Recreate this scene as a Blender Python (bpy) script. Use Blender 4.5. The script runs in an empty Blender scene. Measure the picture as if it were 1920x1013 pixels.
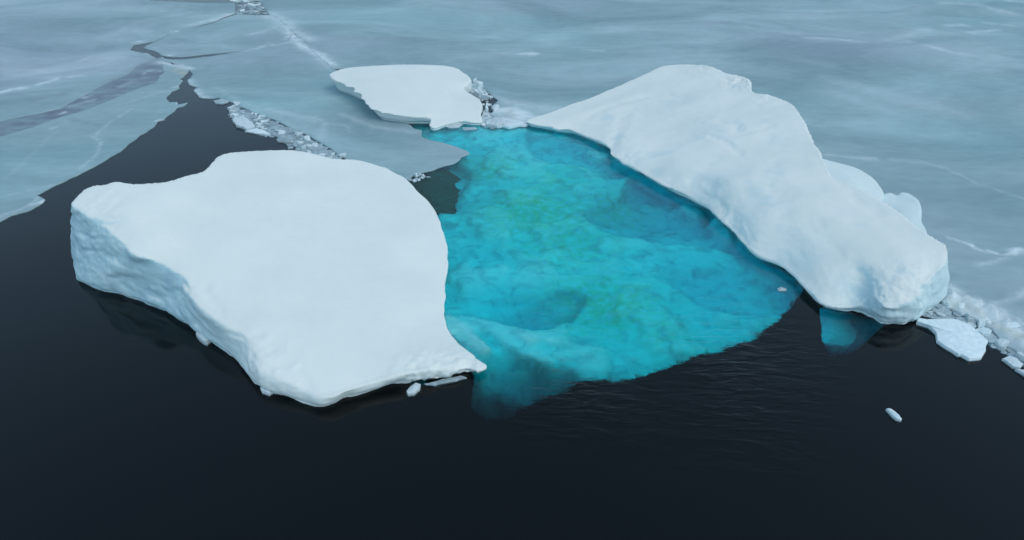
import bpy, math, random
import numpy as np
from mathutils import Vector, Matrix
from mathutils.geometry import delaunay_2d_cdt

scene = bpy.context.scene
# ------------------------------------------------------------------ camera
CAM_H = 50.0
PITCH = math.radians(31.5)
HFOV = math.radians(70)
F = 960.0 / math.tan(HFOV / 2)
cam_d = bpy.data.cameras.new("camera")
cam_d.angle = HFOV
cam_d.clip_start = 0.5
cam_d.clip_end = 9000
cam = bpy.data.objects.new("camera", cam_d)
scene.collection.objects.link(cam)
cam.location = (0, 0, CAM_H)
cam.rotation_euler = (math.pi / 2 - PITCH, 0, 0)
scene.camera = cam
# ------------------------------------------------------------------ sky
SUN_EL = math.radians(55)
SUN_AZ = math.radians(125)          # clockwise from +Y
world = bpy.data.worlds.new("World")
scene.world = world
world.use_nodes = True
wn = world.node_tree
bg = wn.nodes["Background"]
sky = wn.nodes.new("ShaderNodeTexSky")
sky.sky_type = 'NISHITA'
sky.sun_disc = False
sky.sun_elevation = SUN_EL
sky.sun_rotation = SUN_AZ
sky.air_density = 1.0
sky.dust_density = .8
sky.ozone_density = 1.0
# thin overcast: clear-sky blue plus an even grey-blue cloud veil
veil = wn.nodes.new("ShaderNodeMix"); veil.data_type = 'RGBA'; veil.blend_type = 'ADD'
veil.inputs[0].default_value = 1.0
veil.inputs[7].default_value = (1.7, 2.85, 3.5, 1)
wn.links.new(sky.outputs[0], veil.inputs[6])
wn.links.new(veil.outputs[2], bg.inputs[0])
bg.inputs[1].default_value = 0.10
# ------------------------------------------------------------------ sun (veiled by overcast)
sd = bpy.data.lights.new("sun", 'SUN')
sd.energy = .95
sd.angle = math.radians(48)
sd.color = (1.0, 0.89, 0.70)
sun = bpy.data.objects.new("sun", sd)
scene.collection.objects.link(sun)
sv = Vector((math.sin(SUN_AZ) * math.cos(SUN_EL), math.cos(SUN_AZ) * math.cos(SUN_EL), math.sin(SUN_EL)))
sun.rotation_euler = sv.to_track_quat('Z', 'Y').to_euler()
# ------------------------------------------------------------------ exposure
scene.view_settings.view_transform = 'Standard'
scene.view_settings.look = 'None'
scene.view_settings.exposure = 0.0
scene.view_settings.gamma = 1.0
scene.cycles.max_bounces = 12
scene.cycles.diffuse_bounces = 4
scene.cycles.transmission_bounces = 8
scene.cycles.caustics_refractive = True
scene.cycles.caustics_reflective = True
scene.cycles.blur_glossy = 0.0
scene.cycles.use_denoising = True

# ------------------------------------------------------------------ projection helpers
FWD = np.array([0, math.cos(PITCH), -math.sin(PITCH)])
UP = np.array([0, math.sin(PITCH), math.cos(PITCH)])
RT = np.array([1.0, 0, 0])

def W(px, py, z=0.0):
    """world point at height z seen at photo pixel (px,py)"""
    d = FWD + RT * ((px - 960) / F) + UP * ((506.5 - py) / F)
    t = (z - CAM_H) / d[2]
    return np.array([d[0] * t, d[1] * t, z])

def WD(px, py, depth):
    """world point at a depth under water, with the ray bent at the surface"""
    d = FWD + RT * ((px - 960) / F) + UP * ((506.5 - py) / F)
    d = d / np.linalg.norm(d)
    t = -CAM_H / d[2]
    p = np.array([d[0] * t, d[1] * t])
    h = math.hypot(d[0], d[1])
    s2 = h / 1.33
    tan2 = s2 / math.sqrt(1 - s2 * s2)
    return np.array([p[0] + d[0] / h * tan2 * depth, p[1] + d[1] / h * tan2 * depth, -depth])

def P2(pts, z=0.0):
    return np.array([W(x, y, z)[:2] for x, y in pts])

# ------------------------------------------------------------------ numpy noise
_rng = np.random.RandomState(7)
_perm = np.arange(256); _rng.shuffle(_perm); _perm = np.concatenate([_perm, _perm, _perm])
_g = _rng.randn(256, 3); _g /= np.linalg.norm(_g, axis=1)[:, None]

def perlin(p):
    p = np.asarray(p, float)
    i = np.floor(p).astype(int); f = p - i; i &= 255
    u = f * f * f * (f * (f * 6 - 15) + 10)
    r = 0
    for dx in (0, 1):
        wx = u[:, 0] if dx else 1 - u[:, 0]
        for dy in (0, 1):
            wy = u[:, 1] if dy else 1 - u[:, 1]
            for dz in (0, 1):
                wz = u[:, 2] if dz else 1 - u[:, 2]
                hsh = _perm[_perm[_perm[(i[:, 0] + dx) & 255] + ((i[:, 1] + dy) & 255)] + ((i[:, 2] + dz) & 255)]
                g = _g[hsh]
                r = r + wx * wy * wz * (g[:, 0] * (f[:, 0] - dx) + g[:, 1] * (f[:, 1] - dy) + g[:, 2] * (f[:, 2] - dz))
    return r

def fbm(p, octv=4, lac=2.03, gain=0.5):
    p = np.asarray(p, float)
    if p.shape[1] == 2: p = np.c_[p, np.full(len(p), .37)]
    r = 0; a = 1; s = 0
    for k in range(octv):
        r = r + a * perlin(p * lac ** k + k * 17.3); s += a; a *= gain
    return r / s * 1.6

def ridged(p, octv=4):
    p = np.asarray(p, float)
    if p.shape[1] == 2: p = np.c_[p, np.full(len(p), .37)]
    r = 0; a = 1; s = 0
    for k in range(octv):
        r = r + a * (1 - np.abs(perlin(p * 2.1 ** k + k * 11.3)) * 2.4); s += a; a *= .5
    return r / s

def sstep(a, b, x):
    t = np.clip((x - a) / (b - a), 0, 1)
    return t * t * (3 - 2 * t)

# ------------------------------------------------------------------ polygon helpers
def resample(poly, seg, closed=True):
    poly = np.asarray(poly, float)
    q = np.vstack([poly, poly[:1]]) if closed else poly
    out = []
    for a, b in zip(q[:-1], q[1:]):
        n = max(1, int(math.ceil(np.linalg.norm(b[:2] - a[:2]) / seg)))
        for k in range(n): out.append(a + (b - a) * k / n)
    if not closed: out.append(q[-1])
    return np.array(out)

def catmull(poly, n=6, closed=True):
    poly = np.asarray(poly, float); N = len(poly); out = []
    for i in range(N if closed else N - 1):
        if closed: p0, p1, p2, p3 = poly[i - 1], poly[i], poly[(i + 1) % N], poly[(i + 2) % N]
        else: p0, p1, p2, p3 = poly[max(i - 1, 0)], poly[i], poly[i + 1], poly[min(i + 2, N - 1)]
        for k in range(n):
            t = k / n
            out.append(.5 * ((2 * p1) + (-p0 + p2) * t + (2 * p0 - 5 * p1 + 4 * p2 - p3) * t * t + (-p0 + 3 * p1 - 3 * p2 + p3) * t ** 3))
    if not closed: out.append(poly[-1])
    return np.array(out)

def rough(poly, amp, scale, seed=0.0):
    p = np.asarray(poly, float)
    q = np.c_[p[:, :2] / scale, np.full(len(p), seed)]
    o = p.copy()
    o[:, 0] += amp * fbm(q, 5, gain=.6)
    o[:, 1] += amp * fbm(q + 51.7, 5, gain=.6)
    return o

def inside(poly, pts):
    x, y = pts[:, 0], pts[:, 1]
    r = np.zeros(len(pts), bool)
    n = len(poly)
    for i in range(n):
        x1, y1 = poly[i - 1][:2]; x2, y2 = poly[i][:2]
        if y1 == y2: continue
        c = ((y1 > y) != (y2 > y)) & (x < (x2 - x1) * (y - y1) / (y2 - y1) + x1)
        r ^= c
    return r

def dist_line(pts, line):
    d = np.full(len(pts), 1e9)
    for a, b in zip(line[:-1], line[1:]):
        a = np.asarray(a)[:2]; b = np.asarray(b)[:2]
        ab = b - a; L = ab @ ab + 1e-9
        t = np.clip(((pts[:, :2] - a) @ ab) / L, 0, 1)
        d = np.minimum(d, np.linalg.norm(pts[:, :2] - a - t[:, None] * ab, axis=1))
    return d

def area2(poly):
    x, y = poly[:, 0], poly[:, 1]
    return .5 * np.sum(x * np.roll(y, -1) - np.roll(x, -1) * y)

def cdt(poly, pts):
    """triangulate polygon (N,2) with interior pts; first N verts stay the boundary"""
    n = len(poly)
    allp = [Vector((float(a), float(b))) for a, b in np.vstack([poly[:, :2], pts[:, :2]] if len(pts) else [poly[:, :2]])]
    v, e, f, ov, oe, of = delaunay_2d_cdt(allp, [(i, (i + 1) % n) for i in range(n)], [], 0, 1e-5, True)
    vv = np.array([[a.x, a.y] for a in v])
    ff = np.array([list(x) for x in f])
    ff = ff[inside(poly[:, :2], vv[ff].mean(1))]
    return vv, ff.tolist(), ov

# ------------------------------------------------------------------ object helpers
def tag(o, label=None, cat=None, group=None, kind=None):
    if label: o["label"] = label
    if cat: o["category"] = cat
    if group: o["group"] = group
    if kind: o["kind"] = kind
    return o

def mesh_obj(name, verts, faces, mat, parent=None, attrs=None, smooth=True):
    me = bpy.data.meshes.new(name)
    me.from_pydata([tuple(map(float, v)) for v in verts], [], [tuple(f) for f in faces])
    me.update()
    if smooth: me.polygons.foreach_set("use_smooth", [True] * len(me.polygons))
    for k, a in (attrs or {}).items():
        at = me.attributes.new(k, 'FLOAT', 'POINT'); at.data.foreach_set("value", np.asarray(a, np.float32))
    if mat: me.materials.append(mat)
    o = bpy.data.objects.new(name, me); scene.collection.objects.link(o)
    if parent: o.parent = parent
    return o

# ------------------------------------------------------------------ materials
def new_mat(name):
    m = bpy.data.materials.new(name); m.use_nodes = True
    nt = m.node_tree; b = nt.nodes["Principled BSDF"]
    return m, nt, b

def node(nt, t, **kw):
    n = nt.nodes.new(t)
    for k, v in kw.items(): setattr(n, k, v)
    return n

def noise_tex(nt, scale, detail=5, rough_=.55, stretch=(1, 1, 1), rot=(0, 0, 0), dist=0.0):
    tc = node(nt, "ShaderNodeTexCoord")
    mp = node(nt, "ShaderNodeMapping"); mp.inputs["Scale"].default_value = stretch; mp.inputs["Rotation"].default_value = rot
    nz = node(nt, "ShaderNodeTexNoise"); nz.inputs["Scale"].default_value = scale
    nz.inputs["Detail"].default_value = detail; nz.inputs["Roughness"].default_value = rough_; nz.inputs["Distortion"].default_value = dist
    nt.links.new(tc.outputs["Object"], mp.inputs[0]); nt.links.new(mp.outputs[0], nz.inputs["Vector"])
    return nz

def ramp(nt, src, stops):
    r = node(nt, "ShaderNodeValToRGB"); cr = r.color_ramp
    while len(cr.elements) > 1: cr.elements.remove(cr.elements[-1])
    cr.elements[0].position = stops[0][0]; cr.elements[0].color = (*stops[0][1], 1) if len(stops[0][1]) == 3 else stops[0][1]
    for p, c in stops[1:]:
        e = cr.elements.new(p); e.color = (*c, 1)
    nt.links.new(src, r.inputs[0]); return r

def mix(nt, fac, a, b, mode='MIX'):
    m = node(nt, "ShaderNodeMix", data_type='RGBA', blend_type=mode)
    for s, v in ((0, fac), (6, a), (7, b)):
        if hasattr(v, "links"): nt.links.new(v, m.inputs[s])
        else: m.inputs[s].default_value = v if s == 0 else (*v, 1)
    return m.outputs[2]

def math_n(nt, op, a, b=None, clamp=False):
    m = node(nt, "ShaderNodeMath", operation=op); m.use_clamp = clamp
    for s, v in ((0, a), (1, b)):
        if v is None: continue
        if hasattr(v, "links"): nt.links.new(v, m.inputs[s])
        else: m.inputs[s].default_value = v
    return m.outputs[0]

def attr(nt, name):
    a = node(nt, "ShaderNodeAttribute"); a.attribute_name = name; return a.outputs["Fac"]

def bump(nt, b, h, strength, dist, prev=None):
    bn = node(nt, "ShaderNodeBump"); bn.inputs["Strength"].default_value = strength; bn.inputs["Distance"].default_value = dist
    nt.links.new(h, bn.inputs["Height"])
    if prev: nt.links.new(prev, bn.inputs["Normal"])
    if b: nt.links.new(bn.outputs[0], b.inputs["Normal"])
    return bn.outputs[0]

def berg_material():
    m, nt, b = new_mat("berg_snow_and_ice")
    n1 = noise_tex(nt, .12, 5, .5)
    snow = ramp(nt, n1.outputs[0], [(.3, (.755, .805, .775)), (.7, (.83, .865, .83))]).outputs[0]
    n2 = noise_tex(nt, .35, 8, .6, dist=.6)
    ice = ramp(nt, n2.outputs[0], [(.3, (.40, .62, .70)), (.55, (.50, .71, .77)), (.75, (.68, .82, .85))]).outputs[0]
    n3 = noise_tex(nt, 1.3, 6, .65)
    fac = math_n(nt, 'ADD', attr(nt, "ice"), math_n(nt, 'MULTIPLY', math_n(nt, 'SUBTRACT', n3.outputs[0], .5), .35), True)
    nt.links.new(mix(nt, fac, snow, ice), b.inputs["Base Color"])
    b.inputs["Roughness"].default_value = .6
    b.inputs["Specular IOR Level"].default_value = .25
    n4 = noise_tex(nt, 3.5, 6, .6)
    p = bump(nt, None, n4.outputs[0], .12, .08)
    n5 = noise_tex(nt, .5, 6, .5, dist=.4)
    rough_only = math_n(nt, 'MULTIPLY', n5.outputs[0], math_n(nt, 'ADD', attr(nt, "ice"), .12))
    bump(nt, b, rough_only, .2, .35, p)
    return m

def sheet_material():
    m, nt, b = new_mat("grey_sea_ice")
    n1 = noise_tex(nt, .026, 8, .58, stretch=(.7, 1.15, 1), rot=(0, 0, .25), dist=1.1)
    n2 = noise_tex(nt, .012, 4, .5, stretch=(.6, 1.2, 1), rot=(0, 0, .1))
    n3 = noise_tex(nt, .5, 7, .6, stretch=(.6, 1, 1), rot=(0, 0, .15))
    base = ramp(nt, n1.outputs[0], [(.34, (.225, .325, .36)), (.48, (.295, .405, .44)), (.57, (.345, .46, .495)), (.68, (.42, .54, .575))]).outputs[0]
    tint = ramp(nt, n2.outputs[0], [(.35, (.80, .98, .97)), (.5, (.97, 1.0, 1.0)), (.65, (1.12, 1.03, 1.09))]).outputs[0]
    base = mix(nt, 1.0, base, tint, 'MULTIPLY')
    fine = ramp(nt, n3.outputs[0], [(.3, (.93, .93, .93)), (.7, (1.07, 1.07, 1.07))]).outputs[0]
    base = mix(nt, 1.0, base, fine, 'MULTIPLY')
    c = mix(nt, attr(nt, "dark"), base, (.15, .185, .24))
    n4 = noise_tex(nt, .8, 7, .65)
    sf = math_n(nt, 'MULTIPLY', attr(nt, "snow"), math_n(nt, 'MULTIPLY_ADD', n4.outputs[0], 1.2), True)
    nt.nodes[sf.node.name]
    c = mix(nt, sf, c, (.70, .80, .84))
    c = mix(nt, attr(nt, "algae"), c, (.50, .50, .38))
    nt.links.new(c, b.inputs["Base Color"])
    b.inputs["Roughness"].default_value = .55
    b.inputs["Specular IOR Level"].default_value = .3
    bump(nt, b, n4.outputs[0], .3, .12)
    return m

def brash_material(name, c0, c1):
    m, nt, b = new_mat(name)
    n = noise_tex(nt, 1.6, 5, .6)
    oi = node(nt, "ShaderNodeObjectInfo")
    c = ramp(nt, n.outputs[0], [(.3, c0), (.7, c1)]).outputs[0]
    v = math_n(nt, 'MULTIPLY_ADD', oi.outputs["Random"], .35)
    v.node.inputs[2].default_value = .75
    cc = node(nt, "ShaderNodeCombineColor")
    for i in range(3): nt.links.new(v, cc.inputs[i])
    nt.links.new(mix(nt, 1.0, c, cc.outputs[0], 'MULTIPLY'), b.inputs["Base Color"])
    b.inputs["Roughness"].default_value = .5
    bump(nt, b, n.outputs[0], .4, .08)
    return m

def shelf_material():
    m, nt, b = new_mat("submerged_ice")
    n = noise_tex(nt, .42, 5, .52, dist=.7)
    c = ramp(nt, n.outputs[0], [(.32, (.48, .64, .70)), (.5, (.84, .90, .92)), (.70, (.97, .98, .98))]).outputs[0]
    g = noise_tex(nt, .9, 6, .7)
    gf = math_n(nt, 'MULTIPLY', attr(nt, "algae"), ramp(nt, g.outputs[0], [(.36, (0, 0, 0)), (.60, (1, 1, 1))]).outputs[0], True)
    c = mix(nt, gf, c, (.40, .66, .30))
    s = noise_tex(nt, 1.9, 5, .8, stretch=(.6, 1.2, 1))
    s2 = math_n(nt, 'MULTIPLY', attr(nt, "speck"), ramp(nt, s.outputs[0], [(.60, (0, 0, 0)), (.68, (1, 1, 1))]).outputs[0], True)
    c = mix(nt, s2, c, (.16, .36, .28))
    c = mix(nt, attr(nt, "depth_fade"), c, (.02, .04, .045))   # light lost in deep water over the foot, painted into the colour
    nt.links.new(c, b.inputs["Base Color"])
    b.inputs["Roughness"].default_value = .9
    b.inputs["Specular IOR Level"].default_value = 0.0
    bump(nt, b, n.outputs[0], .4, .4)
    return m

def water_material():
    m, nt, b = new_mat("clear_polar_water")
    out = nt.nodes["Material Output"]
    nt.nodes.remove(b)
    gl = node(nt, "ShaderNodeBsdfGlass"); gl.inputs["IOR"].default_value = 1.333; gl.inputs["Roughness"].default_value = 0.0
    gl.inputs["Color"].default_value = (1, 1, 1, 1)
    # light wind patches: calm in the lee of the bergs and in the lead, rippled off the pool's open side
    tc = node(nt, "ShaderNodeTexCoord")
    vd = node(nt, "ShaderNodeVectorMath", operation='DISTANCE'); nt.links.new(tc.outputs["Object"], vd.inputs[0])
    wp = WIND_SPOT; vd.inputs[1].default_value = (wp[0], wp[1], 0)
    mr = node(nt, "ShaderNodeMapRange"); mr.inputs[1].default_value = 10; mr.inputs[2].default_value = 24; mr.inputs[3].default_value = 1.0; mr.inputs[4].default_value = .07
    nt.links.new(vd.outputs["Value"], mr.inputs[0])
    wn_ = noise_tex(nt, .05, 3, .5)
    pr = ramp(nt, wn_.outputs[0], [(.38, (.25, .25, .25)), (.6, (1, 1, 1))])
    gust = math_n(nt, 'MULTIPLY', mr.outputs[0], pr.outputs[0])
    w1 = noise_tex(nt, .6, 2, .5, stretch=(.5, 1.6, 1), rot=(0, 0, .5), dist=.4)
    w2 = noise_tex(nt, 1.9, 3, .55, stretch=(.45, 1.5, 1), rot=(0, 0, .6), dist=.4)
    p = bump(nt, None, math_n(nt, 'MULTIPLY', w1.outputs[0], gust), .6, .4)
    p = bump(nt, None, math_n(nt, 'MULTIPLY', w2.outputs[0], gust), .6, .16, p)
    nt.links.new(p, gl.inputs["Normal"])
    nt.links.new(gl.outputs[0], out.inputs["Surface"])
    va = node(nt, "ShaderNodeVolumeAbsorption")
    va.inputs["Color"].default_value = (.0, .958, .976, 1)
    va.inputs["Density"].default_value = .8
    nt.links.new(va.outputs[0], out.inputs["Volume"])
    return m

WIND_SPOT = W(1200, 655)
M_BERG = berg_material()
M_SHEET = sheet_material()
M_BRASH = brash_material("brash_ice", (.25, .34, .38), (.46, .57, .61))
M_SNOWY = brash_material("snowy_brash", (.58, .72, .76), (.80, .88, .90))
M_SHELF = shelf_material()
M_WATER = water_material()

# ------------------------------------------------------------------ water and sea floor
R = 4000.0
gx = [-R, R]; gy = [-600, R]
vs = [(-R, -600, 0), (R, -600, 0), (R, R, 0), (-R, R, 0), (-R, -600, -60), (R, -600, -60), (R, R, -60), (-R, R, -60)]
fs = [(0, 1, 2, 3), (7, 6, 5, 4), (0, 4, 5, 1), (1, 5, 6, 2), (2, 6, 7, 3), (3, 7, 4, 0)]
tag(mesh_obj("water", vs, fs, M_WATER, smooth=False), kind="structure")
mf, nt, b = new_mat("dark_sea_floor")
b.inputs["Base Color"].default_value = (.02, .03, .03, 1)
tag(mesh_obj("sea_floor", [(-R - 5, -605, -59), (R + 5, -605, -59), (R + 5, R + 5, -59), (-R - 5, R + 5, -59)], [(0, 1, 2, 3)], mf, smooth=False), kind="structure")

# ------------------------------------------------------------------ ice sheets
# pale lines of rubble and drifted snow lying on the sheets: (photo polyline, width m, strength, height m)
LINES = [
    ([(500, 28), (530, 40), (545, 62), (575, 75)], 2.6, .55, .15),
    ([(535, 50), (550, 75), (570, 92), (600, 105), (622, 124)], 1.3, .75, .25),
    ([(555, 60), (560, 70), (578, 72)], .9, .6, .1),
    ([(540, 45), (500, 58), (470, 66)], 1.0, .45, .1),
    ([(540, 80), (500, 88), (465, 95)], .9, .4, .1),
    ([(425, 30), (395, 40), (350, 50)], 1.6, .5, .15),
    ([(330, 60), (322, 62)], .8, .7, .2), ([(270, 78), (255, 82)], .9, .6, .2),
    ([(310, 107), (320, 105)], .7, .9, .3), ([(300, 117), (330, 124), (354, 131)], .9, .8, .25),
    ([(276, 99), (280, 102), (296, 106)], .4, .7, .2),
    ([(0, 175), (30, 168), (45, 167)], .9, .75, .2), ([(70, 161), (110, 149)], .7, .75, .2), ([(128, 146), (150, 143)], .7, .75, .2),
    ([(0, 150), (90, 135), (180, 108)], 2.5, .15, 0), ([(145, 118), (172, 108)], .9, .35, 0),
    ([(230, 75), (195, 72), (240, 55), (270, 60)], 2.2, .16, 0),
    ([(178, 258), (190, 270), (182, 290), (150, 320)], .3, .3, .05),
    ([(250, 205), (200, 235), (178, 258)], .3, .25, .05), ([(130, 225), (90, 262), (20, 330), (0, 340)], .35, .1, 0),
    ([(0, 372), (60, 358), (110, 345)], .25, .2, 0), ([(300, 175), (250, 190), (220, 200)], .4, .15, 0),
    ([(95, 243), (103, 241)], .4, .5, .1), ([(160, 183), (168, 181)], .5, .7, .15), ([(112, 214), (120, 211)], .5, .6, .15), ([(270, 138), (280, 134)], .5, .5, .1), ([(298, 135), (304, 133)], .4, .5, .1), ([(225, 165), (250, 152)], .6, .25, .05), ([(130, 200), (175, 188)], .6, .25, .05),
    ([(333, 196), (350, 195)], .45, .8, .1), ([(60, 386), (82, 379)], .5, .8, .1), ([(292, 229), (304, 227)], .35, .7, .1), ([(328, 166), (338, 161)], .4, .7, .1), ([(76, 372), (40, 395), (0, 408)], .35, .35, .05),
    ([(1800, 578), (1850, 592), (1925, 640)], 2.3, .85, .2), ([(1775, 560), (1800, 575)], 1.3, .9, .5),
    # edge of the floe along the lead, right side
    ([(352, 152), (366, 172), (392, 192), (432, 194)], .9, .6, .12),
    ([(400, 160), (430, 180), (470, 200), (520, 212), (590, 230), (650, 238), (660, 250)], .45, .22, .05),
    ([(500, 205), (560, 220), (600, 226)], .7, .3, .05), ([(610, 232), (600, 262)], .8, .22, .05),
    ([(640, 215), (700, 240), (780, 250)], .8, .25, .05),
    # small berg apron and slush between the bergs
    ([(915, 185), (960, 195), (1010, 205), (1060, 210)], 2.2, .35, .05),
    ([(925, 212), (960, 208), (990, 222), (960, 228), (915, 232), (985, 236)], 2.0, .9, .3),
    ([(980, 103), (1005, 102)], .9, .85, .2), ([(1110, 97), (1128, 97)], .8, .35, .1), ([(925, 102), (960, 98)], .5, .35, .1),
    ([(920, 30), (950, 60), (1100, 95)], 3.5, .06, 0),
    # right field
    ([(1545, 291), (1575, 295), (1600, 298)], .5, .4, .15), ([(1600, 298), (1640, 300)], .6, .4, .1),
    ([(1670, 302), (1730, 306), (1770, 318)], .6, .2, .1), ([(1770, 318), (1840, 350), (1920, 378), (2050, 430)], .4, .16, .2),
    ([(1775, 448), (1812, 460), (1840, 473), (1880, 480), (1920, 478), (1980, 470)], .3, .8, .3),
    ([(1895, 474), (1912, 472)], .7, .9, .35),
    ([(1830, 500), (1860, 494), (1890, 486)], .4, .35, .1),
    ([(1860, 572), (1890, 566), (1925, 548)], .5, .4, .15),
    ([(1773, 545), (1785, 565), (1830, 575), (1850, 590), (1920, 640), (2000, 680)], 1.5, .95, .6),
    ([(1800, 570), (1840, 575), (1875, 600), (1920, 625)], 1.0, .7, .6),
    ([(1510, 72), (1560, 75), (1615, 80)], .9, .4, .15), ([(1665, 78), (1700, 68), (1740, 56)], 1.8, .3, .1), ([(1680, 80), (1705, 80)], .9, .4, .1),
    ([(1765, 6), (1830, 10), (1900, 28)], 2.0, .3, .1), ([(1775, 50), (1805, 48)], 1.3, .5, .1), ([(1850, 45), (1900, 50)], 1.2, .3, .1), ([(1820, 63), (1870, 58)], 1.0, .45, .1),
    ([(1740, 88), (1790, 102), (1815, 104)], 1.5, .35, .1), ([(1890, 2), (1940, 6)], 1.6, .5, .1), ([(1400, 52), (1500, 66)], 1.5, .15, 0),
    ([(1560, 150), (1700, 190), (1800, 215)], 3.5, .16, 0), ([(1560, 175), (1680, 215)], 2.5, .14, 0),
]
LINES = [(P2(l), w, s, h) for l, w, s, h in LINES]
ALGAE = [(P2([(330, 133), (345, 140)]), .9, .55), (P2([(1845, 605), (1900, 632), (1960, 660)]), .6, .4), (P2([(1795, 580), (1830, 590)]), .9, .3),
         (P2([(950, 205), (960, 222)]), 1.2, .2)]

def ground_points(poly, px=4.5, far=260.0):
    """interior sample points: rows on the ground, finer close to the viewpoint, jittered"""
    rs = np.random.RandomState(3)
    lo, hi = poly.min(0), poly.max(0)
    pts = []; y = max(lo[1], 20.0)
    while y < hi[1]:
        D = math.hypot(y, CAM_H)
        dy = px * D * D / (CAM_H * F) * .8
        dx = px * D / F
        if y > far: dy *= 6; dx *= 8
        x0, x1 = lo[0], hi[0]
        lim = 0.78 * D + 8
        fine = np.arange(max(x0, -lim), min(x1, lim), dx)
        c1 = np.arange(x0, max(x0, -lim), max(dx * 12, 6)) if y % 3 < dy else np.zeros(0)
        c2 = np.arange(min(x1, lim), x1, max(dx * 12, 6)) if y % 3 < dy else np.zeros(0)
        xs = np.concatenate([c1, fine, c2])
        pts.append(np.c_[xs + rs.uniform(-.35, .35, len(xs)) * dx, np.full(len(xs), y) + rs.uniform(-.35, .35, len(xs)) * dy])
        y += dy
    pts = np.vstack(pts)
    return pts[inside(poly, pts)]

def sheet(name, outline, top=.14, amp=.8, scale=6.0, seg=.5, seed=0., dark=None, world_pts=None, px=4.5, dark_all=0.0, thick=.45):
    poly = P2(outline)
    if world_pts is not None: poly = np.vstack([poly, world_pts])
    # adaptive resample of the outline
    out = []
    for a, b in zip(poly, np.roll(poly, -1, axis=0)):
        D = max(40, min(np.linalg.norm(a), np.linalg.norm(b)))
        s = seg * D / 90
        if min(abs(a[1]), abs(b[1])) > 350 or max(np.linalg.norm(a), np.linalg.norm(b)) > 600: s = 30
        n = max(1, int(np.linalg.norm(b - a) / s))
        for k in range(n): out.append(a + (b - a) * k / n)
    poly = rough(np.array(out), amp, scale, seed)
    if area2(poly) < 0: poly = poly[::-1]
    pts = ground_points(poly, px)
    vv, ff, ov = cdt(poly, pts)
    n = len(vv)
    q = vv + 0.6 * np.c_[fbm(vv / 2.2, 3), fbm(vv / 2.2 + 31, 3)]
    snow = np.zeros(n); hz = np.zeros(n)
    nz = .55 + .9 * np.clip(fbm(vv / 1.3 + 9, 4) + .4, 0, 1)
    for l, w, s, h in LINES:
        near = (vv[:, 0] > l[:, 0].min() - 4 * w) & (vv[:, 0] < l[:, 0].max() + 4 * w) & (vv[:, 1] > l[:, 1].min() - 4 * w) & (vv[:, 1] < l[:, 1].max() + 4 * w)
        if not near.any(): continue
        g = np.exp(-(dist_line(q[near], l) / w) ** 2)
        snow[near] = np.maximum(snow[near], g * s * np.clip(nz[near], 0, 1.2))
        hz[near] += g * h * nz[near]
    al = np.zeros(n)
    for l, w, s in ALGAE:
        al = np.maximum(al, s * np.exp(-(dist_line(q, l) / w) ** 2))
    dk = np.full(n, float(dark_all))
    for l, w, s in (dark or []):
        dk = np.maximum(dk, s * np.exp(-(dist_line(q, P2(l)) / w) ** 2) * np.clip(.75 + fbm(vv / np.array([5., 2.]) + 3, 4), 0, 1))
    z = top + .05 * fbm(vv / 3, 3) + np.clip(hz, 0, 1.3) * np.clip(.55 + 1.3 * fbm(vv / 1.1 + 3, 4), .1, 1.6) + np.clip(fbm(vv / .8 + 7, 3), 0, 1) * .25 * (snow > .3)
    # boundary ring
    loop = []
    seen = {}
    edge = {}
    for f in ff:
        for a, b_ in zip(f, f[1:] + f[:1]): edge[(a, b_)] = 1
    bd = [(a, b_) for (a, b_) in edge if (b_, a) not in edge]
    top_v = np.c_[vv, z]
    bv = sorted(set([a for a, _ in bd] + [b_ for _, b_ in bd]))
    idx = {v: n + i for i, v in enumerate(bv)}
    low = np.array([[vv[v][0], vv[v][1], top - thick] for v in bv])
    idx2 = {v: n + len(bv) + i for i, v in enumerate(bv)}
    verts = np.vstack([top_v, low])
    faces = ff + [(b_, a, idx[a], idx[b_]) for a, b_ in bd]
    pad = lambda a: np.concatenate([a, np.array([a[v] for v in bv])])
    return mesh_obj(name, verts, faces, M_SHEET, attrs={"snow": pad(snow), "dark": pad(dk), "algae": pad(al)})

FARL = np.array([[-1500., 300.], [-1500., 1800.]])
# right ice field, reaching the horizon; its hidden near edge runs under the right iceberg
o = sheet("sea_ice", [(504, 27), (526, 40), (545, 60), (567, 76), (584, 96), (602, 113), (622, 130), (700, 130), (780, 133), (850, 150), (884, 152), (900, 160), (920, 180), (935, 190), (925, 200),
                       (928, 210), (918, 216), (925, 222), (910, 226), (912, 237), (935, 241), (950, 237), (985, 238), (1010, 226), (1150, 220), (1300, 240), (1450, 330), (1560, 420), (1650, 500), (1735, 545),
                       (1765, 572), (1795, 588), (1830, 603), (1858, 620), (1885, 650), (1925, 672), (2000, 720), (2300, 880)],
          world_pts=np.array([[500., 40.], [1500., 200.], [1800., 1900.], [-300., 1900.], [-150., 500.], [-90.5, 268.]]), top=.18, seed=1., amp=.5)
tag(o, kind="structure")
o = sheet("sea_ice", [(-700, 330), (-300, 270), (0, 229), (60, 216), (110, 205), (150, 184), (196, 160), (236, 142), (262, 124), (292, 110), (276, 101), (243, 95), (250, 86), (290, 78), (322, 63), (352, 55), (395, 43), (424, 32),
                       (440, 26), (441, 6), (400, 7), (340, 5), (280, 2), (262, -8), (430, -25)],
          world_pts=np.array([[-95., 300.], [-150., 520.], [-310., 1900.], [-2000., 1900.], [-2000., 150.]]), top=.15, seed=2., amp=1.1, scale=4.5,
          dark=[([(60, 190), (90, 182), (120, 178)], 1.2, .35), ([(200, 160), (240, 140), (290, 112)], 2.0, .35)])
tag(o, kind="structure")
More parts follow.
